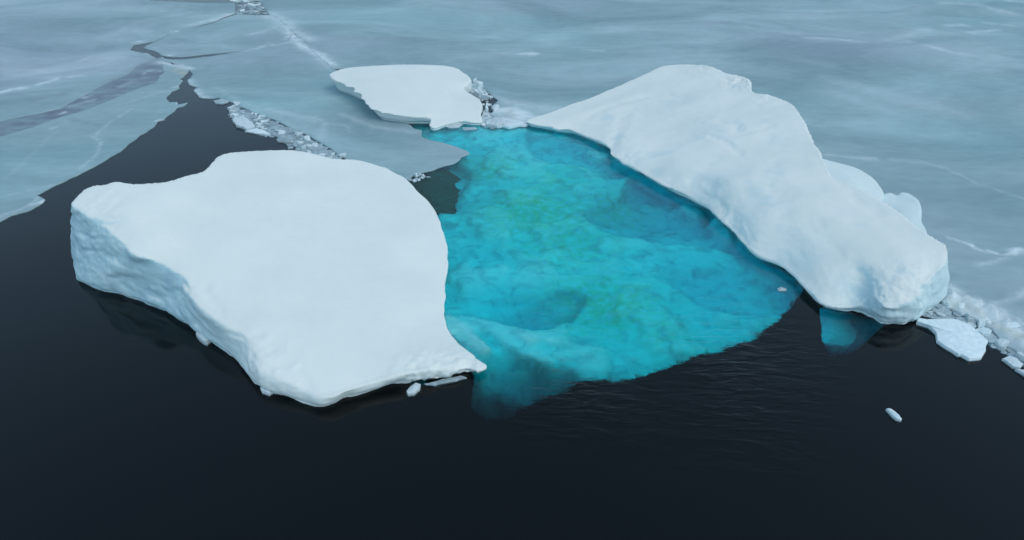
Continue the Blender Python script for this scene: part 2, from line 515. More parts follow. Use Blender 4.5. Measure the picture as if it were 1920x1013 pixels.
# refrozen dark lead between the two left sheets
o = sheet("thin_ice", [(-300, 325), (0, 278), (45, 258), (100, 234), (160, 214), (220, 190), (275, 166), (300, 156), (320, 140), (320, 118), (304, 108), (280, 112), (246, 130), (202, 150), (152, 174), (112, 193), (62, 204), (0, 215), (-300, 250)],
          top=.04, seed=3., amp=.3, dark_all=.0, thick=.25, dark=[([(-300, 285), (0, 245), (60, 232), (110, 213), (160, 195), (220, 170), (270, 145), (310, 125)], 9.0, 1.0)])
tag(o, kind="structure")
o = sheet("ice_floe", [(-600, 350), (-300, 305), (0, 258), (30, 250), (70, 237), (100, 225), (160, 207), (220, 184), (262, 166), (292, 156), (306, 136), (303, 118), (330, 125), (354, 131), (352, 138), (338, 150), (345, 152),
                        (333, 161), (337, 167), (322, 172), (312, 186), (318, 193), (333, 193), (334, 198), (352, 194), (346, 200), (332, 203), (322, 213), (306, 226), (296, 228), (290, 240), (262, 255), (225, 285),
                        (190, 307), (150, 327), (120, 342), (95, 353), (68, 368), (84, 377), (74, 386), (52, 397), (24, 405), (0, 416), (-200, 500), (-600, 640)],
          top=.16, seed=4., amp=.7, scale=3, dark=[([(0, 246), (60, 232), (120, 210), (220, 178)], 1.6, .4), ([(130, 225), (165, 232), (190, 235)], .35, .5)])
tag(o, "pale grey floe wedge at the left edge of the picture, bordering the dark open lead", "ice floe", "large flat floes beside the dark lead")
o = sheet("ice_floe", [(356, 133), (362, 142), (352, 152), (356, 160), (372, 166), (364, 172), (374, 184), (398, 186), (408, 184), (440, 194), (450, 200), (480, 214), (515, 226), (545, 240), (575, 254), (600, 268), (625, 283), (640, 294),
                        (690, 330), (760, 340), (775, 330), (792, 324), (812, 320), (832, 312), (850, 308), (862, 300), (864, 296), (880, 289), (872, 283), (858, 278), (838, 271), (812, 266), (790, 258), (792, 246), (775, 242), (764, 230),
                        (745, 200), (700, 165), (650, 146), (626, 130), (610, 114), (592, 97), (574, 78), (548, 66), (537, 79), (500, 87), (470, 92), (440, 99), (400, 106), (350, 112), (325, 113), (298, 110), (330, 121)],
          top=.15, seed=5., amp=.45, scale=3)
tag(o, "smooth grey floe between dark lead and small iceberg, its pointed tip in the turquoise pool", "ice floe", "large flat floes beside the dark lead")
o = sheet("ice_floe", [(302, 104), (318, 107), (340, 108), (395, 102), (440, 98), (470, 96), (500, 90), (536, 84), (546, 64), (562, 64), (544, 46), (520, 30), (480, 29), (445, 28), (426, 33), (397, 45), (354, 54), (324, 61), (290, 79), (275, 86), (270, 91), (290, 96), (298, 100)],
          top=.12, seed=6., amp=.3, scale=3)
tag(o, "far grey floe ringed by cracks and pale ridges, above the thin dark slit", "ice floe", "large flat floes beside the dark lead")
# sheet beyond the far slit at the very top
o = sheet("sea_ice", [(270, -12), (300, -3), (380, -3), (430, -4), (445, -22)], top=.14, seed=7.,)
tag(o, kind="structure")

# ------------------------------------------------------------------ thin plate interpolation
class TPS:
    def __init__(s, xy, z, lam=0.0):
        xy = np.asarray(xy, float); n = len(xy); s.xy = xy
        K = s.U(xy, xy) + np.eye(n) * lam
        Pm = np.c_[np.ones(n), xy]
        A = np.zeros((n + 3, n + 3)); A[:n, :n] = K; A[:n, n:] = Pm; A[n:, :n] = Pm.T
        s.w = np.linalg.solve(A, np.concatenate([z, np.zeros(3)]))
    def U(s, a, b):
        d2 = ((a[:, None, :] - b[None]) ** 2).sum(2)
        return .5 * d2 * np.log(d2 + 1e-9)
    def __call__(s, p):
        r = np.zeros(len(p))
        for i in range(0, len(p), 4000):
            q = p[i:i + 4000]
            r[i:i + 4000] = s.U(q, s.xy) @ s.w[:-3] + np.c_[np.ones(len(q)), q] @ s.w[-3:]
        return r

def vertical_h(rp, bp):
    """height at which photo point rp stands straight above water point bp"""
    B = W(*bp)[:2]; best = (1e9, 0)
    for h in np.arange(0.1, 20, .05):
        d = np.linalg.norm(W(rp[0], rp[1], h)[:2] - B)
        if d < best[0]: best = (d, h)
    return best

def iceberg(nodes, inner, voxel=.19, noise_amp=.1, wall_amp=.5, undercut=2.2, seed=0., relax=6, ice_fn=None, lam=0.05, creases=(), crumble=()):
    """nodes: (rim px, rim py, h, base) with base = (px,py) at the water or a number: metres the foot is set out(+)/in(-)"""
    rim = np.array([W(n[0], n[1], n[2]) for n in nodes])
    c = rim[:, :2].mean(0)
    ccw = area2(rim[:, :2]) > 0
    base = []
    for i, n in enumerate(nodes):
        if isinstance(n[3], tuple): base.append(W(*n[3])[:2])
        else:
            t = rim[(i + 1) % len(rim), :2] - rim[i - 1, :2]; t /= np.linalg.norm(t) + 1e-9
            nr = np.array([t[1], -t[0]]) * (1 if ccw else -1)
            base.append(rim[i, :2] + nr * n[3])
    base = np.array(base)
    both = np.c_[rim, base]
    both = catmull(both, 8)
    if not ccw: both = both[::-1]
    rim, base = both[:, :3], both[:, 3:]
    n = len(rim)
    inn = np.array([W(a, b_, h) for a, b_, h in inner])
    sp = .9
    lo, hi = rim[:, :2].min(0), rim[:, :2].max(0)
    gx, gy = np.meshgrid(np.arange(lo[0], hi[0], sp), np.arange(lo[1], hi[1], sp))
    g = np.c_[gx.ravel(), gy.ravel()]
    g = g[inside(rim, g)]
    g = g[dist_line(g, np.vstack([rim[:, :2], rim[:1, :2]])) > .35]
    sel = rim[::3]
    tps = TPS(np.vstack([sel[:, :2], inn[:, :2]]), np.concatenate([sel[:, 2], inn[:, 2]]), lam)
    vv, ff, ov = cdt(rim[:, :2], g)
    z = tps(vv)
    z[:n] = rim[:, 2]
    top = np.c_[vv, z]
    verts = [top]; off = len(top)
    faces = list(ff)
    prev = list(range(n))
    nt_ = np.roll(base, -1, 0) - np.roll(base, 1, 0); nt_ /= np.linalg.norm(nt_, axis=1)[:, None] + 1e-9
    outn = np.c_[nt_[:, 1], -nt_[:, 0]]
    rings = []
    for t in (.2, .4, .6, .8, 1.0):
        pe = (1 + 1.1 * sstep(8, 4, rim[:, 2]) * (.6 + .4 * np.sin(np.arange(n) * .21 + seed)))[:, None]
        xy = rim[:, :2] * (1 - t ** (1 / pe)) + base * t ** (1 / pe)
        rings.append(np.c_[xy, rim[:, 2:3] * (1 - t ** pe)])
    cb = base.mean(0)
    for d, k in ((.7, .8), (2.0, 1.8), (5.0, 3.0)):
        xy = base - outn * undercut * k * .8
        xy = cb + (xy - cb) * (1 - .05 * k)
        rings.append(np.c_[xy, np.full(n, -d)])
    for r in rings:
        verts.append(r)
        cur = list(range(off, off + n)); off += n
        for i in range(n):
            j = (i + 1) % n
            faces.append((prev[j], prev[i], cur[i], cur[j]))
        prev = cur
    faces.append(tuple(prev[::-1]))
    V = np.vstack(verts)
    me = bpy.data.meshes.new("tmp"); me.from_pydata(V.tolist(), [], faces); me.update()
    ob = bpy.data.objects.new("tmp", me); scene.collection.objects.link(ob)
    md = ob.modifiers.new("r", 'REMESH'); md.mode = 'VOXEL'; md.voxel_size = voxel; md.adaptivity = 0
    ms = ob.modifiers.new("s", 'SMOOTH'); ms.iterations = relax; ms.factor = .5
    dg = bpy.context.evaluated_depsgraph_get()
    m2 = bpy.data.meshes.new_from_object(ob.evaluated_get(dg))
    bpy.data.objects.remove(ob)
    N = len(m2.vertices)
    co = np.empty(N * 3, np.float32); m2.vertices.foreach_get("co", co); co = co.reshape(-1, 3).astype(float)
    no = np.empty(N * 3, np.float32); m2.vertices.foreach_get("normal", no); no = no.reshape(-1, 3).astype(float)
    steep = sstep(.92, .55, no[:, 2]) * sstep(-.6, .0, co[:, 2])
    w = co + seed * 13.1
    disp = noise_amp * (fbm(w / 7.0, 3, gain=.4)) * (1 - steep) + noise_amp * .1 * fbm(w / 1.5, 2) * (1 - steep)
    disp += steep * wall_amp * (.9 * fbm(w / np.array([6.5, 6.5, 2.6]), 5, gain=.45) - .35 * sstep(.5, 1.0, ridged(w / np.array([6., 6., 2.6]) + 5, 2)) + .25)
    up = sstep(.2, .7, no[:, 2])
    for ln, wd, dp in creases:
        l3 = np.array([W(*p) for p in ln]); l3 = resample(catmull(l3, 5, False), .5, False)
        near = (np.abs(co[:, :2] - l3[:, :2].mean(0)).max(1) < 16)
        ww = co[near][:, :2] + .35 * np.c_[fbm(co[near] / 1.5, 3), fbm(co[near] / 1.5 + 9, 3)]
        dl = dist_line(ww, l3[:, :2]) / wd
        disp[near] += (-dp * np.exp(-(dl / 1.25) ** 2) + .25 * dp * np.exp(-(dl - 2.2) ** 2)) * up[near] * (.42 * (1 + fbm(co[near] / 3. + 7, 2)))
    for p, rad, am in crumble:
        g = np.exp(-((co - W(*p)) ** 2).sum(1) / rad ** 2)
        disp += am * g * (fbm(w / 1.6, 5, gain=.6) + .5 * ridged(w / 1.8, 3) - .2)
    disp -= .35 * steep * np.exp(-((co[:, 2] - .15) / .35) ** 2)
    co2 = co + no * disp[:, None]
    m2.vertices.foreach_set("co", co2.astype(np.float32).ravel()); m2.update()
    m2.vertices.foreach_get("normal", (nn := np.empty(N * 3, np.float32))); nn = nn.reshape(-1, 3)
    st = sstep(.86, .45, nn[:, 2] + .12 * fbm(w / 1.6, 4))
    ice = st
    if ice_fn is not None: ice = np.clip(ice_fn(co2, nn, st), 0, 1)
    at = m2.attributes.new("ice", 'FLOAT', 'POINT'); at.data.foreach_set("value", ice.astype(np.float32))
    m2.polygons.foreach_set("use_smooth", [True] * len(m2.polygons))
    m2.materials.clear(); m2.materials.append(M_BERG)
    return m2

def berg_obj(name, me, parent=None):
    me.name = name
    o = bpy.data.objects.new(name, me); scene.collection.objects.link(o)
    if parent: o.parent = parent
    return o

# ------------------------------------------------------------------ the left iceberg
def leftice(co, nn, st):
    c = W(170, 430, 6)
    blob = .8 * sstep(17, 3, np.linalg.norm(co[:, :2] - c[:2], axis=1)) * sstep(.97, .75, nn[:, 2])
    return np.maximum(st * .85 * sstep(42, 14, np.linalg.norm(co[:, :2] - c[:2], axis=1)) + st * .2, blob)

NL = [  # left corner, then the far rim, the right rim, the tip, the front rim back to the corner
    (136, 382, 9.6, (139, 470)), (163, 353, 10.2, 1.0), (198, 345, 10.4, 1.2), (218, 339, 10.6, 1.2), (250, 345, 10.2, 1.2), (302, 343, 9.6, 1.2), (345, 331, 9, 1.2), (382, 321, 8.5, 1.2),
    (398, 303, 8.2, 1.2), (420, 288, 8, 1.2), (470, 283, 7.2, 1.), (540, 281, 6.6, 1.), (585, 288, 6.0, 1.), (625, 297, 5.2, 1.), (680, 302, 4.3, .8), (735, 322, 3.4, .8), (780, 357, 2.6, .6),
    (815, 400, 1.8, .4), (832, 450, 1.3, .3), (836, 500, 1.0, .2), (833, 560, .9, .2), (836, 605, .8, .2), (852, 638, .8, .2), (880, 662, .9, .2), (909, 683, .9, .1),
    (903, 697, .7, (901, 700)), (884, 692, .9, (872, 703)), (850, 684, 1.3, (835, 712)), (806, 688, 1.6, (790, 718)), (755, 700, 1.6, (735, 724)), (700, 716, 1.5, (680, 742)), (650, 734, 1.5, (640, 752)),
    (602, 742, 1.6, (602, 765)), (575, 715, 2.0, (560, 757)), (530, 684, 2.6, (505, 741)), (498, 660, 3.0, (478, 722)), (470, 636, 3.4, (445, 688)), (432, 606, 3.9, (410, 657)), (394, 574, 4.5, (376, 632)),
    (362, 540, 5.2, (335, 602)), (338, 510, 5.9, (290, 578)), (300, 490, 6.4, (235, 560)), (258, 478, 7.0, (190, 548)), (226, 448, 7.8, (155, 535)), (190, 418, 8.6, (141, 527)), (155, 400, 9.2, (138, 505)),
]
IL = [(230, 400, 9.3), (350, 420, 7.6), (500, 350, 6.8), (500, 480, 5.4), (450, 540, 5.0), (650, 400, 4.2), (600, 560, 3.9), (720, 500, 2.8), (740, 620, 2.1), (650, 680, 2.3), (800, 560, 1.5), (830, 660, 1.5), (560, 640, 3.2), (300, 440, 8.0)]
CL = [([(318, 457, 7.6), (335, 460, 7.3), (348, 470, 7.0)], .3, .12),
      ([(340, 530, 6.0), (372, 530, 5.6), (410, 575, 4.9), (440, 600, 4.4), (470, 618, 4.0), (486, 622, 3.9)], .45, .3),
      ([(255, 488, 6.5), (300, 510, 5.0), (330, 520, 4.8), (372, 548, 4.6)], .8, .35),
      ([(560, 690, 2.6), (580, 720, 2.2), (600, 745, 1.8)], .35, .2),
      ([(790, 690, 1.6), (830, 682, 1.4), (868, 688, 1.2)], .5, .15)]
lb = berg_obj("iceberg", iceberg(NL, IL, seed=1., ice_fn=leftice, creases=CL, crumble=[((850, 700, 1), 4, .5), ((790, 705, 1.2), 3, .4), ((190, 400, 8.8), 4, .2), ((170, 470, 5), 5, .15), ((480, 700, 2), 4, .3)], wall_amp=.5))
tag(lb, "broad smooth white iceberg, tilted, with pale blue cliff at its left end over black water", "iceberg", "white icebergs round the turquoise pool")

# ------------------------------------------------------------------ the right iceberg
def rightice(co, nn, st):
    c = W(1735, 540, 4)
    d = np.linalg.norm(co[:, :2] - c[:2], axis=1)
    r = sstep(.12, .5, fbm(co / np.array([5., 3.5, 3.5]) + 20, 4)) * .35
    for p, rad, am in (((1445, 322, 6), 2.5, .4), ((1372, 405, 3), 3, .45), ((1490, 470, 3.5), 3.5, .35), ((1240, 185, 5), 4.5, .3), ((1365, 245, 6), 4, .3), ((1180, 305, 1.5), 2.5, .35), ((1330, 350, 3.2), 4, .3), ((1608, 550, 2), 2.5, .6)):
        g = np.exp(-((co - W(*p)) ** 2).sum(1) / rad ** 2)
        r = np.maximum(r, am * g * (1 + .8 * fbm(co / 1.5, 3)))
    return np.maximum(st * (.2 + .5 * sstep(14, 6, d)), r * sstep(1.0, .95, nn[:, 2]))

NR = [
    (985, 228, .8, -.5), (1005, 220, 1.0, .6), (1055, 203, 1.6, .8), (1110, 183, 2.6, 1.), (1165, 160, 3.8, 1.), (1210, 139, 5.2, 1.), (1250, 123, 6.2, 1.2), (1295, 120, 6.8, 1.2), (1330, 126, 7.2, 1.2), (1360, 136, 7.3, 1.2),
    (1388, 142, 7.5, 1.), (1403, 150, 7.6, 1.), (1412, 170, 7.8, 1.), (1438, 178, 8.2, 1.), (1475, 190, 8.6, 1.), (1497, 208, 8.6, 1.), (1512, 238, 8.2, 1.), (1527, 268, 7.8, 1.), (1542, 292, 7.4, 1.), (1562, 330, 7.0, 1.),
    (1605, 352, 7.0, 1.), (1645, 372, 7.0, 1.), (1680, 395, 7.0, 1.), (1720, 425, 7.0, 1.), (1750, 445, 7.0, .8), (1774, 463, 6.8, .3), (1772, 488, 6.0, (1772, 558)), (1750, 512, 5.2, (1762, 572)), (1728, 535, 4.6, (1735, 592)),
    (1718, 560, 3.6, (1704, 612)), (1690, 575, 3.0, (1678, 612)), (1664, 577, 2.9, (1652, 609)), (1645, 560, 3.0, (1630, 597)), (1624, 545, 2.6, (1616, 590)), (1606, 572, 1.2, (1600, 588)), (1570, 578, .9, (1568, 586)),
    (1540, 570, .8, (1542, 576)), (1512, 548, .8, (1515, 554)), (1490, 522, .8, (1492, 529)), (1460, 498, .8, (1462, 503)), (1420, 480, .8, (1422, 486)), (1394, 458, .9, (1396, 464)), (1372, 432, .9, (1374, 438)), (1340, 402, 1.0, (1342, 408)),
    (1330, 392, .9, (1332, 397)), (1285, 369, .9, (1288, 374)), (1235, 343, .9, (1238, 348)), (1195, 319, 1., (1196, 323)), (1160, 302, 1.2, (1163, 307)), (1144, 288, 1.3, (1146, 292)), (1144, 277, 1.2, (1142, 282)), (1110, 262, .8, (1110, 266)),
    (1070, 246, .7, (1070, 250)), (1040, 243, .8, (1042, 247)), (1032, 238, .9, -.8), (1005, 235, .8, -1.0),
]
IR = [(1080, 222, 1.8), (1150, 210, 3.0), (1180, 260, 2.6), (1230, 190, 4.4), (1260, 260, 3.8), (1320, 190, 6.0), (1330, 250, 5.6), (1280, 320, 3.0), (1370, 320, 4.6), (1400, 220, 7.0), (1420, 380, 4.2), (1400, 430, 2.2), (1470, 270, 7.0), (1480, 340, 6.0),
      (1500, 430, 4.6), (1470, 460, 2.6), (1570, 400, 6.2), (1580, 480, 4.4), (1540, 520, 2.4), (1650, 440, 6.2), (1700, 490, 5.6), (1660, 530, 4.2), (1590, 540, 2.4), (1240, 300, 2.6), (1340, 370, 2.6)]
CR = [([(1145, 290, 1.2), (1150, 262, 2.3), (1160, 240, 2.8), (1172, 215, 3.4)], .8, .45),
      ([(1335, 262, 5.0), (1360, 275, 5.0), (1385, 295, 5.0)], .5, .35),
      ([(1345, 230, 5.8), (1375, 238, 6.0), (1392, 255, 6.0), (1440, 245, 6.5)], .7, .35),
      ([(1100, 218, 2.2), (1180, 186, 4.0), (1250, 172, 5.4), (1290, 185, 5.6)], 1.0, .4),
      ([(1470, 400, 5.0), (1530, 430, 4.8), (1570, 470, 4.5), (1600, 520, 3.4)], 1.2, .5),
      ([(1608, 580, 1.2), (1606, 556, 2.0), (1612, 530, 2.6)], .8, .6),
      ([(1300, 330, 3.4), (1345, 350, 3.6), (1370, 400, 3.0), (1395, 440, 2.0)], 1.0, .4),
      ([(1240, 345, 1.5), (1270, 330, 2.4), (1330, 345, 3.2)], .8, .25),
      ([(1450, 300, 6.6), (1445, 330, 6.0), (1470, 370, 5.6)], 1.2, .4),
      ([(1620, 545, 2.6), (1650, 580, 2.2), (1660, 606, .8)], .6, .5),
      ([(1540, 300, 7.2), (1580, 345, 6.9), (1640, 400, 6.6)], .8, .25)]
rb = berg_obj("iceberg", iceberg(NR, IR, seed=2., noise_amp=.36, wall_amp=.45, relax=4, ice_fn=rightice, creases=CR, crumble=[((1395, 150, 7.6), 4.5, .8), ((1330, 126, 7.2), 3.5, .4), ((1345, 415, 1), 3, .5), ((1170, 310, 1), 2.5, .45), ((1630, 570, 2), 4, .45), ((1730, 560, 3), 4.5, .4), ((1440, 180, 8), 3, .4)]))
tag(rb, "long humped white iceberg right of the turquoise pool, rising to a rounded crest", "iceberg", "white icebergs round the turquoise pool")
# lumps behind its right flank
S1 = [(1535, 300, 5.5, .5), (1560, 302, 5.2, .5), (1600, 312, 4.8, .6), (1632, 330, 4.3, .6), (1650, 348, 3.9, .6), (1656, 366, 3.4, .6), (1640, 385, 3.0, .2), (1600, 372, 3.4, .2), (1560, 350, 4.2, .2)]
sp1 = berg_obj("shoulder", iceberg(S1, [(1600, 345, 4.6), (1620, 350, 4.1)], seed=3., noise_amp=.15, wall_amp=.3, ice_fn=lambda c, n, s: .35 + s * .5), rb)
S2 = [(1652, 372, 3.0, .3), (1668, 362, 3.1, .4), (1684, 366, 3.0, .4), (1690, 361, 3.3, .4), (1702, 362, 3.3, .4), (1720, 374, 3.1, .4), (1727, 392, 2.8, .4), (1727, 412, 2.3, .4), (1736, 436, 1.5, .3), (1700, 430, 1.8, .1), (1665, 398, 2.4, .1)]
sp2 = berg_obj("shoulder", iceberg(S2, [(1695, 385, 3.0), (1700, 400, 2.8)], seed=4., noise_amp=.12, wall_amp=.3, ice_fn=lambda c, n, s: .45 + s * .45), rb)

# ------------------------------------------------------------------ the small iceberg
NS = [(617, 142, 3.6, -1.6), (630, 133, 3.6, -.5), (655, 127, 3.6, .2), (700, 123, 3.6, .3), (760, 121, 3.6, .3), (820, 122, 3.5, .3), (850, 126, 3.3, .3), (868, 136, 3.1, .2), (881, 147, 2.9, .1), (880, 155, 2.6, 0.), (870, 164, 2.2, 0.),
      (880, 174, 1.9, .1), (896, 184, 1.7, .1), (905, 197, 1.5, .1), (901, 210, 1.3, .1), (903, 222, 1.0, .1), (904, 230, .6, .1), (885, 230, .6, .1), (868, 226, .8, .1), (853, 228, .8, .1), (836, 232, .7, .1), (815, 240, .6, .1),
      (805, 235, .8, .1), (808, 222, 1.3, 0.), (800, 219, 1.6, -.3), (770, 219, 1.8, -.8), (740, 216, 2.0, -1.2), (705, 210, 2.3, -1.8), (688, 200, 2.5, -2.2), (677, 186, 2.8, -2.6), (662, 172, 3.0, -2.6), (640, 158, 3.3, -2.4)]
IS = [(700, 150, 3.7), (760, 160, 3.2), (820, 160, 3.0), (760, 190, 2.7), (840, 190, 2.2), (870, 205, 1.6), (830, 215, 1.5), (850, 200, 1.9), (700, 180, 3.1)]
sb = berg_obj("iceberg", iceberg(NS, IS, seed=5., voxel=.2, noise_amp=.14, wall_amp=.3, ice_fn=lambda c, n, s: s * .12, undercut=1.2))
tag(sb, "small flat-topped white iceberg with overhanging left edge, at the head of the turquoise pool", "iceberg", "white icebergs round the turquoise pool")

# ------------------------------------------------------------------ submerged shelf
def shelf(name, outline_px, ctrl, sp=.5, seed=0., noise=1.0, under=9.0, edge_amp=.6, zones=(), mat=None):
    ctrl = [(x, y, d * .5) for x, y, d in ctrl]
    tp = TPS(np.array([WD(x, y, d)[:2] for x, y, d in ctrl]), np.array([d for _, _, d in ctrl], float), .05)
    # outline mapped at the local depth
    cz = TPS(np.array([(x, y) for x, y, d in ctrl], float) / 100, np.array([d for _, _, d in ctrl], float), .05)
    ol = np.array([WD(x, y, max(.5, float(cz(np.array([[x / 100, y / 100]]))[0])))[:2] for x, y in outline_px])
    ol = rough(resample(catmull(ol, 5), sp), edge_amp, 4., seed)
    if area2(ol) < 0: ol = ol[::-1]
    lo, hi = ol.min(0), ol.max(0)
    gx, gy = np.meshgrid(np.arange(lo[0], hi[0], sp), np.arange(lo[1], hi[1], sp))
    g = np.c_[gx.ravel(), gy.ravel()] + np.random.RandomState(1).uniform(-.15, .15, (gx.size, 2)) * sp
    g = g[inside(ol, g)]
    vv, ff, ov = cdt(ol, g)
    q = np.c_[vv, np.full(len(vv), seed)]
    d = tp(vv)
    d = d + noise * (.9 * fbm(q / 5, 5) - .5 * (ridged(q / 8 + 3, 4) - .5)) * np.clip(d / 4, .25, 1.2)
    d = d + .9 * sstep(-.12, .10, fbm(q / 7 + 40, 5)) * sstep(12, 6, d) - .45
    d = np.maximum(d, .35)
    be = dist_line(vv, np.vstack([ol, ol[:1]]))
    d = d + sstep(1.2, 0, be) * .7
    for ppx, dd, soft, absolute in zones:
        zp = rough(resample(catmull(np.array([WD(x, y, 2.5)[:2] for x, y in ppx]), 5), .6), .5, 2.5, 3.)
        m = inside(zp, vv); dz = dist_line(vv, np.vstack([zp, zp[:1]]))
        t = sstep(-soft, soft, np.where(m, dz, -dz))
        d = d * (1 - t) + (dd + .35 * fbm(q / 2, 4)) * t if absolute else d + dd * t
    n0 = len(ol)
    edge = {}
    for f in ff:
        for a, b_ in zip(f, f[1:] + f[:1]): edge[(a, b_)] = 1
    bd = [(a, b_) for (a, b_) in edge if (b_, a) not in edge]
    c = vv.mean(0)
    n = len(vv)
    bv = sorted(set(a for a, _ in bd) | set(b_ for _, b_ in bd))
    i1 = {v: n + i for i, v in enumerate(bv)}
    low = []
    for v in bv:
        r = vv[v] - c; L = np.linalg.norm(r)
        p = c + r * max(.3, (L - under) / max(L, 1e-6))
        low.append([p[0], p[1], -d[v] - 6.0])
    verts = np.vstack([np.c_[vv, -d], np.array(low)])
    faces = ff + [(b_, a, i1[a], i1[b_]) for a, b_ in bd]
    al = np.zeros(n); spk = np.zeros(n)
    for x, y, r, s in ((1000, 410, 9, .8), (1130, 590, 7, .75), (920, 330, 6, .6), (1060, 470, 8, .6), (1150, 400, 6, .55), (1230, 640, 5, .4), (1040, 350, 7, .5)):
        p = WD(x, y, 5)[:2]
        al = np.maximum(al, s * np.exp(-((vv - p) ** 2).sum(1) / r ** 2))
    for x, y, r, s in ((980, 440, 8, .8), (1060, 400, 7, .8), (930, 390, 6, .6), (900, 460, 5, .5), (1000, 510, 6, .6)):
        p = WD(x, y, 5)[:2]
        spk = np.maximum(spk, s * np.exp(-((vv - p) ** 2).sum(1) / r ** 2))
    depth_fade = np.zeros(n)  # mask for the painted fade to black on the foot
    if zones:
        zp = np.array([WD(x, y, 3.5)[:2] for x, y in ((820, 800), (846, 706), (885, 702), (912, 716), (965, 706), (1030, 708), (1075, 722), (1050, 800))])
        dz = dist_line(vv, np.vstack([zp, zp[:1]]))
        depth_fade = sstep(-2.2, 2.6, np.where(inside(zp, vv), dz, -dz) + 1.2 * fbm(q / 2, 4))
    pad = lambda a: np.concatenate([a, np.zeros(len(bv))])
    return mesh_obj(name, verts, faces, mat or M_SHELF, attrs={"depth_fade": pad(depth_fade), "algae": pad(al), "speck": pad(spk)})

SO = [(765, 228), (790, 225), (850, 225), (985, 228), (1080, 240), (1170, 290), (1290, 350), (1390, 430), (1450, 485), (1505, 522), (1500, 550), (1480, 575), (1455, 600), (1420, 625), (1370, 645), (1310, 662), (1260, 678),
      (1210, 697), (1160, 706), (1110, 710), (1070, 708), (1010, 712), (985, 730), (955, 748), (910, 752), (884, 738), (886, 716), (890, 700), (870, 660), (835, 640), (800, 560), (800, 450), (820, 404), (852, 398), (852, 378), (838, 362), (818, 346), (812, 326), (832, 312), (815, 300),
      (800, 290), (780, 260)]
SC = [(790, 235, 5), (880, 235, 2.6), (950, 250, 3.2), (985, 232, 3), (1080, 250, 5.5), (1170, 300, 5), (1120, 320, 4), (1150, 290, 6.5), (860, 270, 4.5), (940, 300, 3.4), (830, 300, 6.5), (840, 350, 7.5), (900, 340, 4.6), (1020, 350, 4.0), (1100, 380, 4.2), (1250, 350, 8),
      (1220, 400, 8), (1330, 420, 7.5), (1360, 430, 4.2), (1290, 395, 5.5), (1200, 330, 5.6), (1400, 480, 7), (1250, 440, 5.2), (1180, 450, 4.4), (850, 410, 5), (840, 480, 4.8), (830, 560, 4.4), (900, 430, 4), (950, 480, 4), (1050, 460, 4.2), (900, 540, 4.2), (1000, 540, 4.5), (1120, 520, 4.2), (1080, 570, 4.8),
      (960, 592, 8.2), (1010, 585, 7.8), (920, 600, 6.5), (1050, 555, 5.6), (880, 592, 5.5), (870, 625, 2.0), (905, 655, 2.0), (915, 672, 2.4), (880, 602, 3.4), (930, 612, 2.4), (960, 640, 2.6), (1000, 668, 3.2), (925, 640, 4.6), (950, 675, 4.6), (960, 695, 5.5), (900, 722, 7), (935, 722, 7), (880, 750, 8), (940, 755, 8), (1000, 720, 7),
      (1060, 690, 4.2), (1100, 640, 4.0), (1160, 620, 4.4), (1200, 560, 4.4), (1150, 690, 3.8), (1250, 650, 4.2), (1300, 600, 5.0), (1350, 620, 4.8), (1400, 560, 6.4), (1450, 580, 5.6), (1480, 530, 7.5), (1320, 520, 5.8), (1250, 500, 5.2), (1420, 610, 5.5)]
ZN = [([(845, 790), (868, 725), (925, 712), (985, 700), (1030, 706), (1050, 722), (1040, 800)], 3.5, 3.0, False),
      ([(925, 700), (930, 680), (960, 690), (1010, 694), (1060, 704), (1060, 716), (1000, 712), (950, 706)], 1.8, 1.5, False),
      ([(850, 598), (880, 592), (930, 598), (970, 580), (1000, 568), (1050, 548), (1095, 556), (1065, 598), (1010, 622), (950, 612), (900, 604)], 3.0, .5, False),
      ([(1190, 332), (1260, 362), (1340, 405), (1392, 470), (1330, 462), (1220, 452), (1140, 430), (1098, 402), (1160, 372)], 2.6, .9, False),
      ([(990, 262), (1040, 258), (1145, 298), (1190, 322), (1150, 332), (1080, 312), (1010, 300)], 1.8, .8, False),
      ([(1255, 520), (1340, 500), (1440, 525), (1480, 560), (1420, 590), (1330, 570)], 1.6, 1.2, False),
      ([(800, 300), (850, 305), (880, 330), (850, 372), (820, 350)], 1.8, 1.0, False),
      ([(1330, 415), (1348, 412), (1375, 440), (1372, 455), (1345, 440)], 1.2, .6, True),
      ([(1270, 385), (1300, 385), (1325, 400), (1300, 410)], 1.7, .8, True),
      ([(1100, 285), (1140, 290), (1142, 302), (1110, 300)], 1.3, .5, True),
      ([(834, 606), (858, 606), (890, 636), (918, 656), (922, 672), (900, 674), (872, 655), (845, 635)], .75, .35, True),
      ([(848, 600), (885, 597), (930, 610), (965, 632), (1005, 668), (1045, 690), (1000, 688), (955, 662), (922, 640), (890, 622), (860, 608)], 1.15, .45, True)]
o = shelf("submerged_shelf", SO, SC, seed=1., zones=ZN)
tag(o, "turquoise underwater ice shelf between the left and right icebergs", "ice shelf")
o = shelf("underwater_ledge", [(1540, 575), (1600, 585), (1660, 600), (1650, 615), (1612, 612), (1602, 635), (1575, 640), (1545, 634), (1542, 605)],
          [(1540, 575, 7), (1600, 590, 8), (1660, 605, 14), (1600, 635, 10), (1545, 635, 8), (1570, 610, 7), (1625, 605, 12)], seed=2., sp=.35, under=3., edge_amp=.3, noise=.5)
tag(o, "small blue underwater ledge under the right iceberg's front foot", "ice ledge")
M_BROWN = brash_material("brown_algae_ice", (.11, .06, .03), (.2, .12, .06))
o = shelf("underwater_ledge", [(768, 336), (800, 322), (828, 318), (860, 330), (885, 365), (885, 405), (830, 408), (800, 372)],
          [(768, 336, 5), (800, 322, 5), (828, 318, 5), (860, 345, 9), (885, 400, 10), (826, 402, 6), (800, 372, 5), (835, 360, 6)], seed=5., sp=.4, under=3., edge_amp=.4, noise=.5, mat=M_BROWN)
